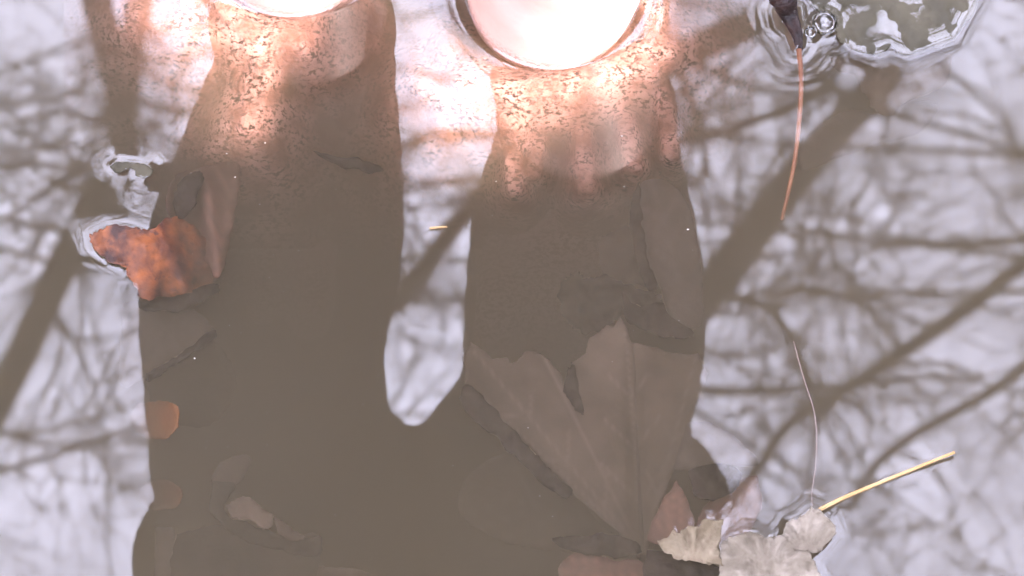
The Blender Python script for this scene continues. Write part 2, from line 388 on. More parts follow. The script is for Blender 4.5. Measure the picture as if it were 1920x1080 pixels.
# height above water, width, centre x, shift back
LEFT_TAB = [(-.07, .082, .018, .01), (-.03, .080, .019, .004), (0, .086, .020, 0), (.05, .086, .026, -.005), (.10, .087, .033, -.010), (.157, .091, .040, -.016), (.251, .117, .039, -.025), (.317, .130, .041, -.032), (.387, .138, .042, -.039), (.461, .139, .041, -.046), (.531, .142, .036, -.053), (.66, .165, .034, -.066), (.76, .165, .026, -.07), (.86, .13, .01, -.075)]
RIGHT_TAB = [(-.07, .084, -.104, .01), (-.03, .082, -.106, .004), (0, .088, -.108, 0), (.05, .089, -.108, -.005), (.126, .092, -.108, -.013), (.215, .113, -.118, -.022), (.311, .137, -.130, -.031), (.379, .148, -.140, -.038), (.451, .146, -.148, -.045), (.527, .143, -.152, -.053), (.66, .155, -.150, -.075), (.76, .16, -.14, -.09), (.86, .13, -.12, -.09)]
def foot(bm, x, y, yaw, side):
    """side = +1: big toe towards -x"""
    rot = Matrix.Rotation(yaw, 4, 'Z'); o = Vector((x, y, 0))
    def W(p): return o + (rot @ Vector(p))
    secs = [(.062, -.085, .026, .020), (.055, -.075, .034, .034), (.02, -.060, .037, .050), (-.02, -.058, .037, .048), (-.055, -.068, .039, .038), (-.085, -.080, .043, .027), (-.108, -.088, .045, .020), (-.122, -.092, .043, .016)]
    S = catmull(secs, 4); rings = []
    for yy, zz, hw, hh in S:
        rings.append([W((hw*math.cos(a), yy, max(zz+hh*math.sin(a), BED-.004))) for a in (2*math.pi*k/24 for k in range(24))])
    rings_to_bm(bm, rings)
    ball = -.114
    for i, (dx, ln, r) in enumerate(((-.031, .050, .0125), (-.011, .050, .0092), (.006, .045, .0088), (.0215, .038, .0083), (.035, .029, .0078))):
        dx *= side; fan = dx*.35
        p = [W((dx, ball+.012, -.092)), W((dx+fan*.3, ball-ln*.45, -.090)), W((dx+fan*.6, ball-ln*.8, -.099)), W((dx+fan*.7, ball-ln, -.103))]
        tube(bm, catmull(p, 4), [r*(1.0 if q < 9 else 1.05-.05*(q-9)) for q in range(13)], 12)
        ellipsoid(bm, p[3], (r*.95, r*.95, r*.85), seg=12)
bm = bmesh.new()
rings_to_bm(bm, leg_rings(LEFT_TAB, .160)); rings_to_bm(bm, leg_rings(RIGHT_TAB, .189))
foot(bm, .018, .160, R(4), 1); foot(bm, -.106, .189, R(-12), -1)
CX, CY = -.055, .09
tor = [(.785, .06, .06), (.81, .14, .088), (.86, .168, .10), (.92, .160, .096), (1.0, .145, .092), (1.12, .155, .096), (1.24, .17, .10), (1.32, .175, .095), (1.37, .13, .075), (1.40, .06, .055), (1.47, .052, .054), (1.52, .052, .056)]
rings_to_bm(bm, [ellring((CX, CY, z), a, b, 32) for z, a, b in catmull(tor, 4)])
ellipsoid(bm, Vector((CX, CY-.012, 1.60)), (.073, .092, .115)); ellipsoid(bm, Vector((CX, CY-.04, 1.55)), (.05, .062, .06))
ellipsoid(bm, Vector((CX, CY-.106, 1.575)), (.014, .02, .022))
for s in (-1, 1): ellipsoid(bm, Vector((CX+s*.075, CY, 1.585)), (.01, .018, .03))
def arm(sx, sh, el, wr, fing):
    tube(bm, catmull([sh, tuple((Vector(sh)+Vector(el))/2), el], 4), [.050, .049, .047, .046, .045, .043, .041, .040, .040], 16)
    tube(bm, catmull([el, tuple((Vector(el)*.6+Vector(wr)*.4)), wr], 4), [.040, .041, .042, .041, .039, .035, .032, .029, .027], 16)
    d = (Vector(fing)-Vector(wr)).normalized(); side = d.cross(Vector((0, -1, 0))).normalized()
    p0 = Vector(wr); tube(bm, [p0, p0+d*.03, p0+d*.06, p0+d*.09], [.027, .034, .037, .033], 14)
    for k, ln in enumerate((.068, .077, .072, .056)):
        b = p0+d*.085+side*(k-1.5)*.0185; e1 = b+d*ln*.5+Vector((0, .004, 0)); e2 = b+d*ln+Vector((0, .022, 0))
        tube(bm, catmull([b, e1, e2], 3), [.0092, .009, .0088, .0085, .008, .0075, .007], 10)
    b = p0+d*.03-side*.03; tube(bm, [b, b+d*.03-side*.022, b+d*.058-side*.026], [.012, .0105, .008], 10)
arm(-1, (CX-.185, CY, 1.33), (CX-.285, CY-.02, 1.06), (CX-.10, CY-.15, 1.12), (CX+.1, CY-.16, 1.15))
arm(1, (CX+.185, CY, 1.33), (CX+.25, CY-.02, 1.12), (CX+.09, CY-.19, 1.14), (CX-.1, CY-.2, 1.17))
body = link('person', bm, M['skin'])
tag(body, 'barefoot person in rolled up dark trousers wading ankle deep, sunlight on the ankles', 'person')
rm = body.modifiers.new('remesh', 'REMESH'); rm.mode = 'VOXEL'; rm.voxel_size = .0032; rm.use_smooth_shade = True
sm = body.modifiers.new('smooth', 'SMOOTH'); sm.factor = .5; sm.iterations = 5
def child(name, bm, m): return link(name, bm, m, body)
bm = bmesh.new()
for tab, yl in ((LEFT_TAB, .160), (RIGHT_TAB, .189)):
    up = [t for t in tab if t[0] > (.14 if yl < .17 else .12)]; z0, w0, c0, d0 = up[0]
    cz = .126 if yl < .17 else .070
    T = catmull([(cz, w0-.001, c0-.002, d0+.004), (cz+.01, w0+.006, c0-.001, d0+.003)]+[(z, wd+.001, cx, dy) for z, wd, cx, dy in up], 5)
    rings_to_bm(bm, [[p+Vector((0, 0, .004*noise.noise(p*60)+.0016*math.sin(p.z*170+p.x*60))) for p in ellring((cx, yl+dy, z), wd/2+.0012*math.sin(z*140), wd/2*1.06, 32)] for z, wd, cx, dy in T])
rings_to_bm(bm, [ellring((CX, CY, z), a, b, 32) for z, a, b in catmull([(.775, .05, .05), (.80, .13, .09), (.84, .178, .106), (.90, .175, .105), (.97, .165, .10)], 3)])
sh = child('trousers', bm, M['shorts']); q = sh.modifiers.new('remesh', 'REMESH'); q.mode = 'VOXEL'; q.voxel_size = .005; q.use_smooth_shade = True
q = sh.modifiers.new('smooth', 'SMOOTH'); q.iterations = 3
bm = bmesh.new()
def hemmed(c, a, b, drop):
    out = ellring(c, a, b, 160)
    for p in out: p.z += drop*(-.28*(p.x-c[0]) + .45*(p.y-c[1])) + drop*(.20*max(0, 1-abs(p.x+.067)/.06)-.02-.125*max(0, min(1, (.12-abs(p.x+.067))/.06)))*max(0, min(1, (p.y-c[1])/.05))
    return out
rings_to_bm(bm, [hemmed((CX, CY, z), a+.014, b+.012, dr) for z, a, b, dr in catmull([(.715, .182, .095, 1), (.80, .178, .100, 1), (.93, .172, .104, .6), (1.0, .165, .10, .2), (1.12, .165, .10, 0), (1.24, .175, .105, 0), (1.32, .178, .098, 0), (1.375, .13, .076, 0), (1.40, .07, .06, 0)], 3)], fan=.12)
for s, e in ((-1, (CX-.285, CY-.02, 1.06)), (1, (CX+.25, CY-.02, 1.12))):
    tube(bm, catmull([(CX+s*.15, CY, 1.335), (CX+s*.225, CY-.005, 1.22), e], 4), [.074, .074, .072, .070, .068, .064, .061, .058, .056], 16)
st = child('shirt', bm, M['shirt']); q = st.modifiers.new('remesh', 'REMESH'); q.mode = 'VOXEL'; q.voxel_size = .0045; q.use_smooth_shade = True
q = st.modifiers.new('smooth', 'SMOOTH'); q.iterations = 1
bm = bmesh.new(); ellipsoid(bm, Vector((CX, CY+.008, 1.632)), (.083, .095, .095)); ellipsoid(bm, Vector((CX, CY+.045, 1.57)), (.074, .06, .09)); child('hair', bm, M['hair'])
for s in (-1, 1):
    bm = bmesh.new(); ellipsoid(bm, Vector((CX+s*.031, CY-.088, 1.605)), (.013, .011, .009)); child('eye', bm, M['eye'])

# ------------------------------------------------------------------ bare trees whose branches the water mirrors
def bare_tree(label, base, trunk_pts, limbs, n_twig, seed, spread, group='bare trees round the pond'):
    r_ = random.Random(seed)
    e = empty('bare_tree', base); tag(e, label, 'tree', group)
    bm = bmesh.new(); bt = bmesh.new(); src = []
    def jit(P, rad, amt):
        out = []
        for p, r in zip(P, rad):
            v = Vector(p); out.append(v + Vector((noise.noise(v*1.7), noise.noise(v*1.7+Vector((9, 0, 0))), noise.noise(v*1.7+Vector((0, 9, 0)))))*amt)
        return out
    for pts, r0, r1 in trunk_pts+limbs:
        q = catmull([tuple(p) for p in pts], 8); n = len(q)
        rad = [r0+(r1-r0)*i/(n-1) for i in range(n)]; q = jit(q, rad, min(.05, r0*.35)); tube(bm, q, rad, 10)
        if (pts, r0, r1) in limbs:
            for i, p in enumerate(q): src.append((p, (q[min(i+1, n-1)]-q[max(i-1, 0)]).normalized(), rad[i]))
    def twig(p, d, ln, r, depth):
        P = [p]; k = 5; dd = d.normalized()
        for i in range(k):
            dd = (dd + Vector((r_.gauss(0, .22), r_.gauss(0, .22), r_.gauss(.03, .16)))).normalized(); P.append(P[-1]+dd*ln/k)
        tube(bt, P, [r*(1-.8*i/k) for i in range(k+1)], 4, cap=False)
        if depth:
            for _ in range(r_.randint(2, 5)):
                i = r_.randint(1, k-1); nd = (dd + Vector((r_.gauss(0, .8), r_.gauss(0, .8), r_.gauss(.1, .4)))).normalized()
                twig(P[i], nd, ln*r_.uniform(.35, .7), r*.55, depth-1)
    for _ in range(n_twig):
        p, d, r = r_.choice(src); s = Vector((r_.gauss(0, 1), r_.gauss(0, 1), r_.gauss(.15, .5)))
        nd = (d*.6+s.normalized()).normalized()
        twig(p, nd, r_.uniform(.5, spread), min(r*.6, r_.uniform(.0035, .008)), 2)
    keep(link('trunk', bm, M['bark']), e); keep(link('crown', bt, M['twig']), e)
    return e
def lim(pts, h0, h1, w0, w1):
    """a limb through the points the water mirrors at these pixels, rising from h0 to h1; w in pixels of the photo"""
    n = len(pts); P = [mirror(x, y, h0+(h1-h0)*i/(n-1)) for i, (x, y) in enumerate(pts)]
    k = lambda h: (DIST+h/math.sin(PITCH))/FPX/2
    return (P, w0*k(h0), w1*k(h1))
# tree on the near left: a thick limb crosses over the water
A_l = [lim([(-700, 1700), (100, 1500), (700, 1120), (1000, 890), (1180, 700), (1310, 560), (1390, 455), (1480, 340), (1600, 210), (1720, 80), (1900, -150), (2150, -420)], 5.6, 7.4, 112, 58),
       lim([(1310, 560), (1400, 565), (1460, 600), (1510, 690), (1530, 800), (1500, 960)], 6.5, 7.0, 22, 8),
       lim([(-700, 1700), (-300, 1300), (0, 700), (170, 380), (236, 225), (215, 60), (150, -160)], 5.6, 7.2, 60, 60),
       lim([(236, 225), (240, 300), (205, 380), (140, 520)], 6.7, 7.0, 40, 16),
       lim([(290, -40), (262, 80), (238, 225)], 7.1, 6.7, 44, 54),
       lim([(1180, 700), (1330, 745), (1520, 735), (1760, 700)], 6.4, 7.2, 24, 10)]
ta = mirror(-700, 1700, 5.6)
A = bare_tree('bare tree whose thick limb crosses low over the pond', (ta.x-.5, ta.y-.3, .1), [([(ta.x-.5, ta.y-.3, -.35), (ta.x-.45, ta.y-.25, 2), (ta.x-.25, ta.y-.1, 4.2), tuple(ta)], .2, .085)], A_l, 110, 11, .8)
B_l = [lim([(2500, -700), (2000, -330), (1700, -110), (1440, 22), (1270, 125), (1100, 225), (900, 375), (740, 560), (600, 720), (420, 900)], 7.2, 8.6, 90, 20),
       lim([(1440, 22), (1480, 90), (1600, 180), (1720, 230)], 7.9, 8.2, 26, 12),
       lim([(1700, -110), (1560, 150), (1420, 225), (1290, 265), (1150, 280), (860, 240), (760, 262), (560, 330)], 7.7, 8.6, 24, 11),
       lim([(1270, 125), (1310, 330), (1120, 330), (900, 328), (770, 352), (640, 420)], 8.2, 8.6, 16, 10),
       lim([(2300, 200), (1960, 440), (1700, 655), (1590, 735), (1480, 805), (1400, 900), (1290, 1010)], 7.2, 8.0, 34, 18),
       lim([(2300, 200), (1960, 640), (1700, 822), (1620, 900), (1560, 1010)], 7.2, 8.0, 26, 14),
       lim([(1960, 440), (1700, 452), (1600, 438), (1550, 470), (1500, 540)], 7.4, 8, 16, 6),
       lim([(1700, 655), (1620, 560), (1520, 540), (1440, 560)], 7.6, 8, 14, 8)]
tb = mirror(2500, -700, 7.2); tb2 = mirror(2300, 200, 7.2)
B = bare_tree('bare tree spreading thin twiggy branches from the right', (tb.x+1.0, tb.y-.2, .1), [([(tb.x+1.0, tb.y-.2, -.35), (tb.x+.9, tb.y-.2, 3), (tb.x+.6, tb.y-.15, 5.6), tuple(tb)], .24, .10), ([(tb.x+.8, tb.y-.2, 4.6), tuple((Vector((tb.x+.6, tb.y-.3, 5.6))+tb2)/2), tuple(tb2)], .09, .05)], B_l, 130, 5, .65)
C_l = []
r_ = random.Random(21)
for k in range(16):
    y0 = r_.uniform(-200, 1250); x0 = r_.choice((-300, 2300)); x1 = r_.uniform(100, 1850); y1 = y0+r_.uniform(-350, 350)
    C_l.append(lim([(x0, y0), ((x0+x1)/2, (y0+y1)/2+r_.uniform(-90, 90)), (x1, y1)], 9.5, r_.uniform(10.5, 12.5), 15, 5))
C = bare_tree('tall bare tree with fine crossing twigs behind the limbs', (.6, 6.6, .1), [([(.6, 6.6, -.35), (.6, 6.4, 4), (.4, 5.7, 8), (.2, 5.0, 10.5)], .22, .08)], C_l, 260, 33, .5)

# ------------------------------------------------------------------ unseen evergreens added as light blockers, with a gap cut for the sun
# patch of water surface the sun beam falls on, in photo pixels
BEAM = [(1265, -40), (1262, 80), (1230, 150), (1140, 205), (1020, 265), (940, 320), (860, 340), (800, 230), (800, 60), (720, -50), (610, -20), (570, 90), (520, 200), (475, 300), (430, 270), (390, 180), (320, 90), (290, 30), (270, -80), (320, -130), (400, -170), (560, -150), (700, -60), (800, -40), (1000, -80), (1200, -60)]
_bp = [at(x, y) for x, y in BEAM]; BEAM_M = [(p.x, p.y) for p in _bp]
def in_beam(p, grow=0.0):
    t = p.z/SUN.z; x, y = p.x-SUN.x*t, p.y-SUN.y*t
    return inside(BEAM_M, x, y)
def beam_cut(cs):
    pts = list(cs)+[sum(cs, Vector())/len(cs)]+[(a+b)/2 for a, b in zip(cs, cs[1:]+cs[:1])]
    return any(in_beam(p) for p in pts)
def evergreen(label, loc, r, h, n, seed, size=(.14, .26), lo=.08, fine=0):  # unseen tree added to block light
    r_ = random.Random(seed); e = empty('shade_evergreen', loc); tag(e, label, 'tree', 'unseen evergreens added to block light')
    bm = bmesh.new(); tube(bm, catmull([(loc[0], loc[1], -.02), (loc[0]+.04, loc[1], h*.4), (loc[0], loc[1]+.05, h*.92)], 5), [.07-.005*i for i in range(11)], 8)
    for _ in range(16):
        z = r_.uniform(.25, .85)*h; a = r_.uniform(0, 6.28); L = r*r_.uniform(.5, .85)
        P = [Vector((loc[0], loc[1], z)), Vector((loc[0]+L*.5*math.cos(a), loc[1]+L*.5*math.sin(a), z+.1)), Vector((loc[0]+L*math.cos(a), loc[1]+L*math.sin(a), z+.12))]
        if not any(in_beam(P[0].lerp(P[2], k/12)+Vector((0, 0, .1))) for k in range(13)): tube(bm, P, [.02, .014, .006], 5)
    keep(link('trunk', bm, M['bark']), e)
    bl = bmesh.new(); k = 0
    while k < n:
        u = Vector((r_.gauss(0, 1), r_.gauss(0, 1), r_.gauss(0, 1))).normalized()*r_.uniform(.25, 1)**.5
        rr = r*(1+.25*noise.noise(u*2+Vector((seed, 0, 0))))
        c = Vector((loc[0]+u.x*rr, loc[1]+u.y*rr, h*lo+(u.z*.5+.5)*h*(1-lo)))
        k += 1
        if math.hypot(c.x, c.y-.05) < 1.25 or (c-CAMP).length < .5: continue
        s = r_.uniform(*size); d = Vector((r_.gauss(0, 1), r_.gauss(0, 1), r_.gauss(-.2, .6))).normalized(); v = d.orthogonal().normalized()
        v = (Matrix.Rotation(r_.uniform(0, 6.28), 3, d) @ v)
        q = [c-d*s*.5, c+v*s*.26-d*s*.1, c+v*s*.2+d*s*.25, c+d*s*.55, c-v*s*.2+d*s*.25, c-v*s*.26-d*s*.1]
        if beam_cut(q): continue
        bl.faces.new([bl.verts.new(p) for p in q])
    for _ in range(fine):                                  # small leaves added to shape the edge of the sun gap
        q = at(r_.uniform(-500, 1800), r_.uniform(-700, 700)); t = r_.uniform(2.3, 2.9)
        c = q + SUN*t; s = r_.uniform(.03, .07)
        d = Vector((r_.gauss(0, 1), r_.gauss(0, 1), r_.gauss(0, 1))).normalized(); v = d.cross(SUN).normalized()
        q = [c-d*s*.5, c+v*s*.3, c+d*s*.5, c-v*s*.3]
        if beam_cut(q): continue
        bl.faces.new([bl.verts.new(p) for p in q])
    keep(link('crown', bl, M['evergreen'], smooth=False), e)
    return e
az = math.degrees(SUN_AZ)
spots = [(az+17, 2.95, 1.8, 6.6, 11000, 'added sun-blocking evergreen on the sunny side with a gap cut for the beam'),
         (az-34, 3.2, 1.6, 6.0, 5200, 'added shading evergreen left of the sunny gap as seen from the water'), (az+58, 3.4, 1.5, 5.6, 4000, 'added shading evergreen right of the sunny gap as seen from the water'),
         (az-8, 4.9, 2.0, 8.6, 7000, 'taller added shading evergreen standing behind the one with the sunny gap'),
         (az+92, 4.1, 1.4, 5.0, 2800, 'added shading evergreen on the far bank nearer the right'), (az+122, 4.1, 1.4, 4.8, 2800, 'added shading evergreen on the far bank behind the waders legs'),  # from here on a ring added to cut the ambient sky light
         (az+160, 3.7, 1.5, 5.0, 2800, 'added shading evergreen on the left far bank'), (az+198, 3.4, 1.5, 5.0, 2800, 'added shading evergreen on the left bank'),
         (az+236, 3.4, 1.5, 5.0, 2800, 'added shading evergreen on the near left bank'), (az+277, 3.4, 1.6, 4.9, 3200, 'added shading evergreen on the near bank behind the camera')]
for i, (a, d, r, h, n, lb) in enumerate(spots):
    evergreen(lb, (d*math.cos(R(a)), d*math.sin(R(a)), .05), r, h, n, 40+i, fine=6000 if i == 0 else 0)

# ------------------------------------------------------------------ the leaves
G = 'leaves sunk in the pond'
def side_veins(a, b, n, ln, ang=.75):
    out = [(a, b)]; dx, dy = b[0]-a[0], b[1]-a[1]; L_ = math.hypot(dx, dy); ux, uy = dx/L_, dy/L_
    for q in range(1, n+1):
        s0 = (a[0]+dx*q/(n+1.5), a[1]+dy*q/(n+1.5)); l = ln*(1-.5*q/n)
        for sg in (-1, 1): out.append((s0, (s0[0]+l*(ux*ang-sg*uy*.66), s0[1]+l*(uy*ang+sg*ux*.66))))
    return out
MB_ = (1206, 1036)
MAPLE_V = side_veins(MB_, (1172, 600), 3, 120) + side_veins(MB_, (890, 660), 3, 90) + side_veins(MB_, (1305, 668), 2, 70) + [((1206, 1036), (905, 745)), ((1206, 1036), (1020, 668))]
# the big lobed leaf: dark stalk-side edge at the left, midrib up the middle
h = hfun(-.020, (.000, -.0035), (1100, 800), folds=[((1200, 1030), (1185, 620), -.004, 14), ((1090, 770), (1200, 1030), .003, 40)], rough=.003, rs=.008, seed=1, curl=lambda x, y: -.010*max(0, (x-1190)/120) - .004*max(0, (1000-x)/120))
e = leaf('maple_leaf', 'large brown lobed leaf fanned out under the water below the right leg', [(1196, 1046), (1150, 990), (1064, 915), (1000, 846), (930, 780), (872, 722), (868, 668), (884, 640), (902, 655), (925, 672), (952, 668), (960, 684), (985, 656), (1015, 662), (1046, 690), (1066, 735), (1090, 776), (1078, 720), (1070, 680), (1098, 664), (1102, 634), (1126, 622), (1140, 612), (1152, 616), (1164, 594), (1176, 614), (1186, 640), (1225, 652), (1268, 664), (1310, 660), (1326, 700), (1306, 770), (1284, 820), (1256, 900), (1228, 980), (1214, 1044)], h, M['sunk'], wob=5, parts=[('stalk', [(1206, 1040, .001), (1202, 1075, -.002), (1196, 1130, -.006)], .0016, .0022, M['sunk_dark']), ('midrib', [(1205, 1036, .0012), (1196, 860, .0012), (1188, 650, .0006)], .0011, .0004, M['sunk_grey'])], smooth=False, jag=1.5, seed=2, step=7, veins=MAPLE_V, vw=2.6)
h = hfun(-.052, (0, .001), (980, 960), rough=.004, rs=.01, seed=4)
leaf('maple_leaf', 'dull brown leaf lying deeper under the large fanned leaf', [(870, 900), (920, 860), (990, 850), (1060, 900), (1130, 985), (1190, 1020), (1120, 1036), (1020, 1030), (930, 1010), (860, 960)], h, M['sunk'], jag=2, seed=5, group=G)
h = hfun(-.019, (.002, 0), (1110, 1060), rough=.002, seed=6)
leaf('maple_leaf', 'pinkish brown leaf lobe at the bottom, just below the stalk of the fanned leaf', [(1046, 1070), (1056, 1050), (1080, 1036), (1110, 1036), (1150, 1050), (1200, 1052), (1225, 1100), (1180, 1160), (1080, 1140)], h, M['brownred'], jag=1.5, seed=7, group=G)
h = hfun(-.026, (.001, .002), (1150, 560), folds=[((1120, 520), (1240, 560), .006, 25), ((1170, 550), (1175, 590), -.006, 10)], rough=.010, rs=.02, seed=8)
leaf('crumpled_leaf', 'dark crumpled leaf clump above the tip of the large fanned leaf', [(1060, 520), (1085, 512), (1100, 522), (1130, 516), (1170, 530), (1200, 540), (1240, 556), (1236, 582), (1200, 574), (1176, 584), (1150, 604), (1120, 622), (1080, 616), (1056, 590), (1048, 550)], h, M['sunk_dark'], jag=4, seed=9, step=8, group=G)
h = hfun(-.034, (0, 0), (1170, 480), rough=.008, rs=.02, seed=10)
leaf('crumpled_leaf', 'grey silted scrap just above the dark crumpled clump', [(1126, 450), (1150, 432), (1196, 424), (1206, 450), (1214, 500), (1232, 540), (1180, 530), (1130, 516)], h, M['sunk_grey'], jag=4, seed=11, step=9, group=G)
h = hfun(-.026, (0, -.001), (1250, 480), rough=.002, seed=12, curl=lambda x, y: .004*max(0, (1230-x)/30))
leaf('strap_leaf', 'long smooth leaf standing along the right leg reflection', [(1200, 345), (1220, 335), (1250, 340), (1280, 365), (1304, 430), (1316, 520), (1318, 600), (1300, 618), (1270, 616), (1250, 580), (1240, 540), (1216, 500), (1204, 440), (1194, 400)], h, M['sunk_grey'], jag=1, seed=13, group=G)
# orange curled leaf breaking the surface
h = hfun(.002, (0, 0), (250, 460), folds=[((230, 440), (270, 470), .006, 30), ((300, 430), (350, 540), .004, 18)], rough=.003, rs=.03, seed=14, curl=lambda x, y: -.028*max(0, (x-275)/150) - .006*max(0, (y-500)/60))
leaf('curled_leaf', 'bright rust orange leaf breaking the surface beside a white glint', [(170, 440), (200, 426), (236, 422), (262, 429), (288, 428), (318, 408), (346, 410), (378, 440), (412, 478), (414, 510), (398, 534), (356, 550), (310, 556), (266, 560), (250, 530), (235, 512), (234, 500), (206, 490), (176, 468)], h, M['rust'], jag=2.5, seed=15, step=8)
h = hfun(-.020, (-.004, .004), (370, 420), folds=[((385, 330), (410, 520), .007, 18), ((345, 350), (350, 400), -.014, 22)], rough=.003, rs=.02, seed=16)
leaf('curled_leaf', 'red brown folded leaf with a dark hollow, sunk beside the orange one', [(330, 330), (360, 318), (400, 308), (446, 306), (448, 350), (440, 400), (430, 460), (420, 500), (404, 520), (380, 478), (350, 428), (318, 404), (312, 370)], h, M['brownred'], jag=1.5, seed=17, step=9, group=G)
h = hfun(-.030, (.003, -.002), (330, 620), rough=.003, seed=18)
leaf('broad_leaf', 'broad dull leaf with a straight dark edge under the orange leaf', [(230, 570), (300, 556), (350, 570), (385, 596), (402, 622), (380, 634), (340, 660), (300, 688), (270, 706), (225, 720)], h, M['sunk_grey'], jag=2, seed=19, group=G)
h = hfun(-.052, (0, 0), (330, 760), rough=.003, seed=20)
leaf('broad_leaf', 'faint deep leaf left of the murky open water', [(270, 716), (330, 672), (400, 640), (440, 700), (430, 760), (380, 800), (300, 780)], h, M['sunk_dark'], jag=2, seed=21, group=G)
for (cx, cy, rx, ry, z, lb) in ((296, 786, 42, 36, -.018, 'bright round orange leaf glowing at the left edge of the reflection'), (305, 930, 36, 27, -.040, 'dimmer round orange leaf lower down and deeper')):
    P = [(cx+rx*math.cos(a)*(1.3 if math.cos(a) < 0 else 1), cy+ry*math.sin(a)) for a in (2*math.pi*k/14 for k in range(14))]
    leaf('round_leaf', lb, P, hfun(z, (.040, -.004), (cx+25, cy), rough=.002, seed=cx), M['orange'], jag=1.5, seed=cx, step=8, wob=8)
h = hfun(-.017, (0, .001), (480, 965), rough=.004, rs=.02, seed=24, curl=lambda x, y: .004*max(0, (y-960)/40))
leaf('torn_leaf', 'pale torn leaf scrap with ragged lower edge in murky water', [(424, 950), (440, 938), (462, 932), (486, 948), (510, 966), (508, 990), (490, 990), (470, 976), (446, 974), (430, 964)], h, M['sunk'], jag=2.5, seed=25, step=8, group=G)
h = hfun(-.019, (0, .001), (535, 990), rough=.003, seed=26)
leaf('torn_leaf', 'small narrow leaf scrap right of the pale torn one', [(512, 966), (530, 978), (552, 994), (570, 1008), (556, 1014), (534, 1010), (520, 992)], h, M['sunk'], jag=2, seed=27, step=8, group=G)
h = hfun(-.03, (0, -.001), (430, 880), rough=.004, seed=28)
leaf('torn_leaf', 'greyish ragged leaf above the pale torn scrap', [(396, 900), (410, 870), (440, 856), (462, 852), (470, 872), (450, 902), (430, 916), (404, 912)], h, M['sunk_grey'], jag=2, seed=29, step=8, group=G)
h = hfun(-.031, (0, .001), (430, 1040), rough=.004, seed=30)
leaf('broad_leaf', 'large dark sunken leaf across the lower left below the torn scraps', [(330, 1000), (400, 986), (450, 984), (520, 1010), (590, 1000), (604, 1030), (592, 1080), (560, 1130), (360, 1140), (320, 1080)], h, M['sunk_dark'], jag=2, seed=31, group=G)
h = hfun(-.034, (0, 0), (310, 1040), rough=.001, seed=32)
leaf('strap_leaf', 'narrow upright blade standing at the bottom left of the murky water', [(292, 990), (326, 990), (322, 1040), (326, 1120), (288, 1120), (290, 1040)], h, M['sunk_grey'], jag=1, seed=33, group=G)
h = hfun(-.034, (0, .001), (640, 1080), rough=.003, seed=34)
leaf('broad_leaf', 'faint brown leaf at the bottom centre of the murky water', [(488, 1070), (560, 1062), (660, 1066), (700, 1084), (690, 1130), (490, 1140)], h, M['sunk'], jag=2, seed=35, group=G)
h = hfun(-.060, (.002, .006), (650, 300), rough=.003, seed=36, curl=lambda x, y: -.012*max(0, (x-690)/40))
leaf('broad_leaf', 'sunken brown leaf with a dark lower edge in the left leg reflection', [(540, 262), (590, 215), (690, 205), (760, 250), (745, 320), (716, 318), (690, 310), (650, 298), (610, 290), (584, 288)], h, M['sunk_grey'], jag=1.5, seed=37, group=G)
# small leaves by the tan ones
h = hfun(-.017, (0, 0), (1260, 950), rough=.002, seed=38)
leaf('toothed_leaf', 'small toothed red brown leaf left of the floating tan leaves', [(1214, 1010), (1226, 970), (1240, 945), (1246, 930), (1258, 920), (1266, 900), (1278, 916), (1292, 940), (1302, 975), (1290, 1010), (1256, 1030)], h, M['brownred'], smooth=False, jag=1.5, seed=39, step=9, group=G)
h = hfun(-.019, (0, .001), (1350, 960), rough=.002, seed=40)
leaf('toothed_leaf', 'orange brown leaf half behind the floating tan leaves', [(1300, 990), (1320, 950), (1350, 925), (1386, 900), (1420, 890), (1430, 950), (1400, 1010), (1340, 1030)], h, M['brownred'], smooth=False, jag=1.5, seed=41, step=9, group=G)
h = hfun(-.026, (.001, -.002), (1320, 850), rough=.002, seed=42)
leaf('broad_leaf', 'olive brown leaf with a dark shadowed lower edge right of the fanned leaf', [(1262, 880), (1280, 820), (1295, 790), (1350, 800), (1410, 850), (1420, 872), (1366, 872), (1330, 870), (1300, 880)], h, M['sunk_grey'], jag=1, seed=43, group=G)
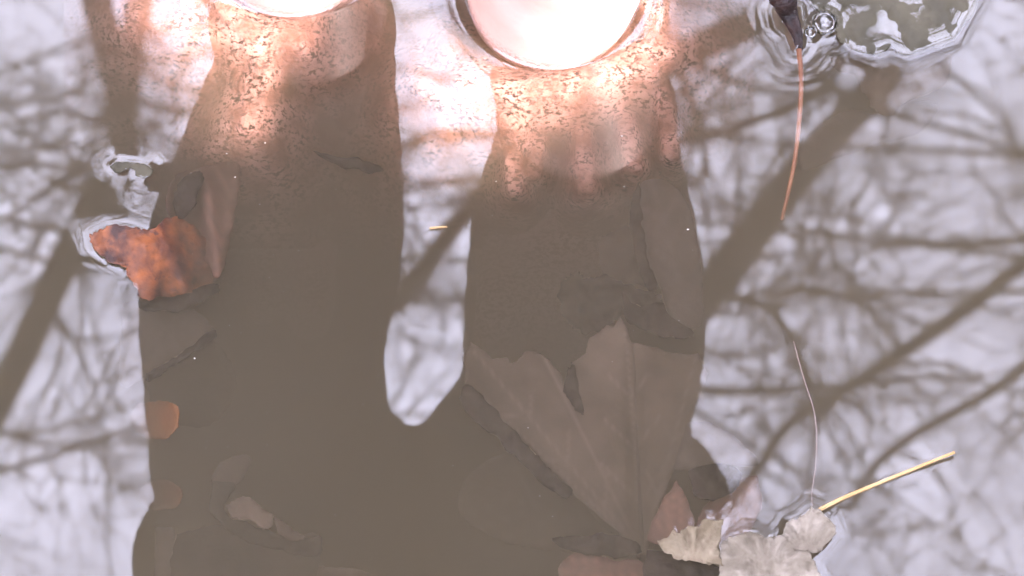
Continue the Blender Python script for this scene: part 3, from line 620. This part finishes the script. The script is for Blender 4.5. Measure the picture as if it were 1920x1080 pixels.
for lb, P, z in (  # dark pieces that paint the shade under and beside leaf edges
    ('painted-in shade strip along the lower left edge of the large fanned leaf', [(866, 726), (884, 724), (960, 806), (1040, 890), (1072, 918), (1056, 934), (1020, 910), (950, 840), (870, 766)], -.013),
    ('painted-in shadow in the hollow beside the red brown folded leaf', [(322, 380), (340, 340), (372, 322), (384, 336), (366, 376), (348, 410), (334, 408)], -.010),
    ('painted-in shadow under the rust orange leaf', [(262, 556), (330, 552), (400, 530), (404, 552), (350, 580), (300, 584), (262, 580)], -.016),
    ('painted-in shade below the pale torn scraps', [(400, 902), (440, 912), (420, 960), (470, 982), (520, 1000), (580, 1010), (600, 1004), (596, 1040), (540, 1036), (470, 1016), (420, 990), (392, 950)], -.024),
    ('painted-in shadow at the base of the large fanned leaf', [(1130, 1000), (1190, 1014), (1200, 1036), (1160, 1046), (1060, 1030), (1040, 1010)], -.016),
    ('painted-in shadow under the floating tan leaves', [(1216, 1030), (1260, 1036), (1330, 1056), (1370, 1076), (1360, 1120), (1240, 1120), (1206, 1070)], -.008),
    ('painted-in shadow beneath the crumpled clump near the right leg', [(1166, 548), (1200, 574), (1240, 566), (1262, 600), (1300, 618), (1290, 634), (1220, 624), (1176, 604)], -.015),
    ('painted-in shadow left of the long smooth leaf', [(1196, 340), (1204, 400), (1206, 440), (1220, 500), (1236, 540), (1216, 544), (1196, 500), (1184, 440), (1184, 380)], -.018),
    ('painted-in shadow in the notch of the large fanned leaf', [(1062, 690), (1078, 690), (1090, 760), (1092, 780), (1076, 760), (1060, 730)], -.013),
    ('painted-in shadow under the olive brown leaf', [(1290, 882), (1320, 870), (1366, 872), (1390, 890), (1380, 920), (1330, 940), (1300, 920)], -.010),
    ('painted-in shading in the left leg reflection', [(588, 284), (640, 292), (700, 306), (722, 320), (690, 326), (630, 306)], -.015),
    ('painted-in shading under the straight edge of the broad dull leaf', [(272, 700), (330, 668), (396, 622), (402, 632), (340, 676), (280, 714)], -.013)):
    leaf('shade_scrap', lb, P, hfun(z, rough=.003, rs=.03, seed=len(P)), M['sunk_dark'], cat='leaf scrap', group='dark pieces painted as shade under leaves', jag=1.5, seed=len(lb), step=8, wob=6)  # stand-ins for shade, not leaf scraps
# floating tan leaves
def tan_leaf(label, P, tilt, c, seed, folds, rise=.006, stalk=None):
    h = hfun(.004, tilt, c, folds=folds, rough=.0028, rs=.04, seed=seed, curl=lambda x, y: .002+.0011*math.sin(15*math.atan2(y-c[1]-6, x-c[0]))*min(1, math.hypot(x-c[0], y-c[1])/40))
    return leaf('dry_leaf', label, P, h, M['tan'] if seed == 50 else M['tan_pale'], jag=3.2, seed=seed, step=5, group='dry tan leaves floating', smooth=False, thick=.0004, wob=5, veins=[(c, (c[0]+75*math.cos(a), c[1]+75*math.sin(a))) for a in [R(-170+q*23) for q in range(8)]], vw=1.8)
tan_leaf('floating tan leaf scrap with toothed upper edge, darkest of the three', TAN1, (0, -.009), (1300, 1052), 50, [((1240, 1020), (1350, 1040), .003, 14)])
tan_leaf('pale crinkled tan leaf in the middle, reaching the bottom edge', TAN2, (0, -.004), (1440, 1060), 51, [((1380, 1010), (1480, 1080), .005, 25), ((1400, 1090), (1520, 1050), .004, 18)])
tan_leaf('smallest pale fan shaped floating leaf, touching the golden straw', TAN3, (.001, -.008), (1512, 1030), 52, [((1500, 1036), (1530, 950), .003, 14)])
# top right: mossy leaf, brown scraps, dark twig end with meniscus
h = hfun(.0004, (.0002, -.0008), (1640, 40), rough=.0045, rs=.022, seed=53)
leaf('mossy_leaf', 'olive green mossy leaf lying wet on the surface at the top right', MOSS, h, M['moss'], jag=3, seed=54, step=8, wob=9)
h = hfun(-.020, (0, 0), (1620, 150), rough=.004, rs=.02, seed=55)
leaf('wet_leaf', 'glossy brown leaf under the lower rim of the mossy leaf', [(1560, 108), (1600, 96), (1650, 108), (1700, 106), (1780, 100), (1770, 160), (1700, 190), (1670, 214), (1640, 206), (1620, 176), (1600, 140), (1568, 132)], h, M['sunk'], jag=2, seed=56, group=G)
h = hfun(-.034, (0, 0), (1600, 230), rough=.003, seed=57)
leaf('wet_leaf', 'long sunken brown leaf below the glossy brown one', [(1500, 270), (1540, 232), (1600, 206), (1650, 214), (1700, 190), (1760, 200), (1720, 250), (1640, 272), (1560, 300), (1500, 320)], h, M['sunk_grey'], jag=2, seed=58, group=G)
h = hfun(.003, (0, .0), (1480, 50), rough=.003, rs=.04, seed=59)
e = empty('twig_end', at(1485, 40)); tag(e, 'dark wet twig end dimpling the water at the top of the red straw', 'twig')
bm = bmesh.new(); P = [at(1470, -6, .016), at(1478, 22, .008), at(1490, 50, .004), at(1498, 84, .0005), at(1500, 120, -.006)]
q = catmull([tuple(p) for p in P], 5); tube(bm, [Vector(p)+Vector((noise.noise(Vector(p)*200), noise.noise(Vector(p)*200+Vector((5, 0, 0))), 0))*.0008 for p in q], [.0075-.0067*(i/20)**.7 for i in range(21)], 12)
keep(link('stub', bm, M['darktwig']), e)
def bubble(px, py, r, label):
    m = M.get('bubble')
    if not m:
        m = bpy.data.materials.new('bubble_film'); m.use_nodes = True; t = m.node_tree; n = t.nodes; n.clear(); M['bubble'] = m
        o_ = n.new('ShaderNodeOutputMaterial'); f = n.new('ShaderNodeFresnel'); f.inputs['IOR'].default_value = 1.5
        g_ = n.new('ShaderNodeBsdfGlossy'); g_.inputs['Roughness'].default_value = .02; tr = n.new('ShaderNodeBsdfTransparent'); x = n.new('ShaderNodeMixShader')
        t.links.new(f.outputs[0], x.inputs[0]); t.links.new(tr.outputs[0], x.inputs[1]); t.links.new(g_.outputs[0], x.inputs[2]); t.links.new(x.outputs[0], o_.inputs['Surface'])
    bm = bmesh.new(); p = at(px, py); ellipsoid(bm, Vector((0, 0, 0)), (r, r, r*.8), seg=32)
    o = link('air_bubble', bm, m); o.location = (p.x, p.y, r*.1); tag(o, label, 'bubble')
bubble(1546, 44, .0062, 'larger clear air bubble between the dark twig end and the mossy leaf')
bubble(1519, 62, .0030, 'small clear air bubble touching the dark twig end')
h = hfun(.001, (0, 0), (240, 315), rough=.0015, rs=.04, seed=60)
leaf('leaf_chip', 'small dark floating chip ringed by bright water at the left edge', CHIP, h, M['moss'], jag=1.5, seed=61, step=7, smooth=False)
# straws
def straw(name, label, pts, r0, r1, m):
    bm = bmesh.new(); q = catmull([tuple(at(x, y, z)) for x, y, z in pts], 8); n = len(q)
    tube(bm, q, [r0+(r1-r0)*i/(n-1) for i in range(n)], 8); return tag(link(name, bm, m), label, 'straw')
straw('straw', 'golden straw lying on the water, its end on the tan leaf', [(1536, 956, .0045), (1580, 934, .0016), (1620, 917, .001), (1696, 886, .0015), (1790, 848, .004)], .0010, .0007, M['straw'])
straw('straw', 'thin red brown straw dipping upright into the water from the dark twig end', [(1498, 92, .001), (1502, 150, -.001), (1499, 220, -.0022), (1490, 300, -.0035), (1478, 360, -.006), (1466, 412, -.012)], .0013, .0009, M['redstraw'])
straw('straw', 'short pale straw lying in the gap between the leg reflections', [(806, 428, .0008), (822, 426, .0014), (838, 425, .0008)], .0006, .0004, M['straw'])
straw('plant_hair', 'long faint pinkish hair on the water among branch reflections', [(1488, 640, .0001), (1504, 700, .0001), (1528, 780, .0001), (1530, 860, .0001), (1522, 925, .0001), (1524, 950, .0001)], .00013, .0001, M['pale'])['category'] = 'plant hair'
specks = [(1290, 430, 5.5), (365, 672, 5), (487, 383, 3.5), (710, 704, 3), (716, 716, 2.5), (990, 802, 3), (1036, 968, 3), (1012, 930, 3), (497, 268, 4.5), (441, 332, 4), (425, 288, 4), (1170, 350, 3), (930, 340, 3), (430, 610, 2.5), (560, 470, 2.5), (505, 520, 2.5), (640, 780, 2), (820, 520, 2), (1228, 120, 3), (1166, 255, 5)]
specks += [(rng.randint(260, 1300), rng.randint(250, 1060), rng.uniform(1.6, 2.6)) for _ in range(22)]
for i, (x, y, s) in enumerate(specks):
    bm = bmesh.new(); ellipsoid(bm, Vector((0, 0, 0)), (s*.000075*(1+.8*rng.random()), s*.00007, s*.00005), seg=8)
    o = link('seed_speck', bm, M['seed']); o.location = at(x, y, .0002)
    tag(o, 'largest white seed speck, at the right edge of the right leg reflection' if i == 0 else ('pale seed speck over the broad dull leaf at lower left' if i == 1 else 'tiny pale seed speck floating on the water'), 'seed', 'seed specks afloat')
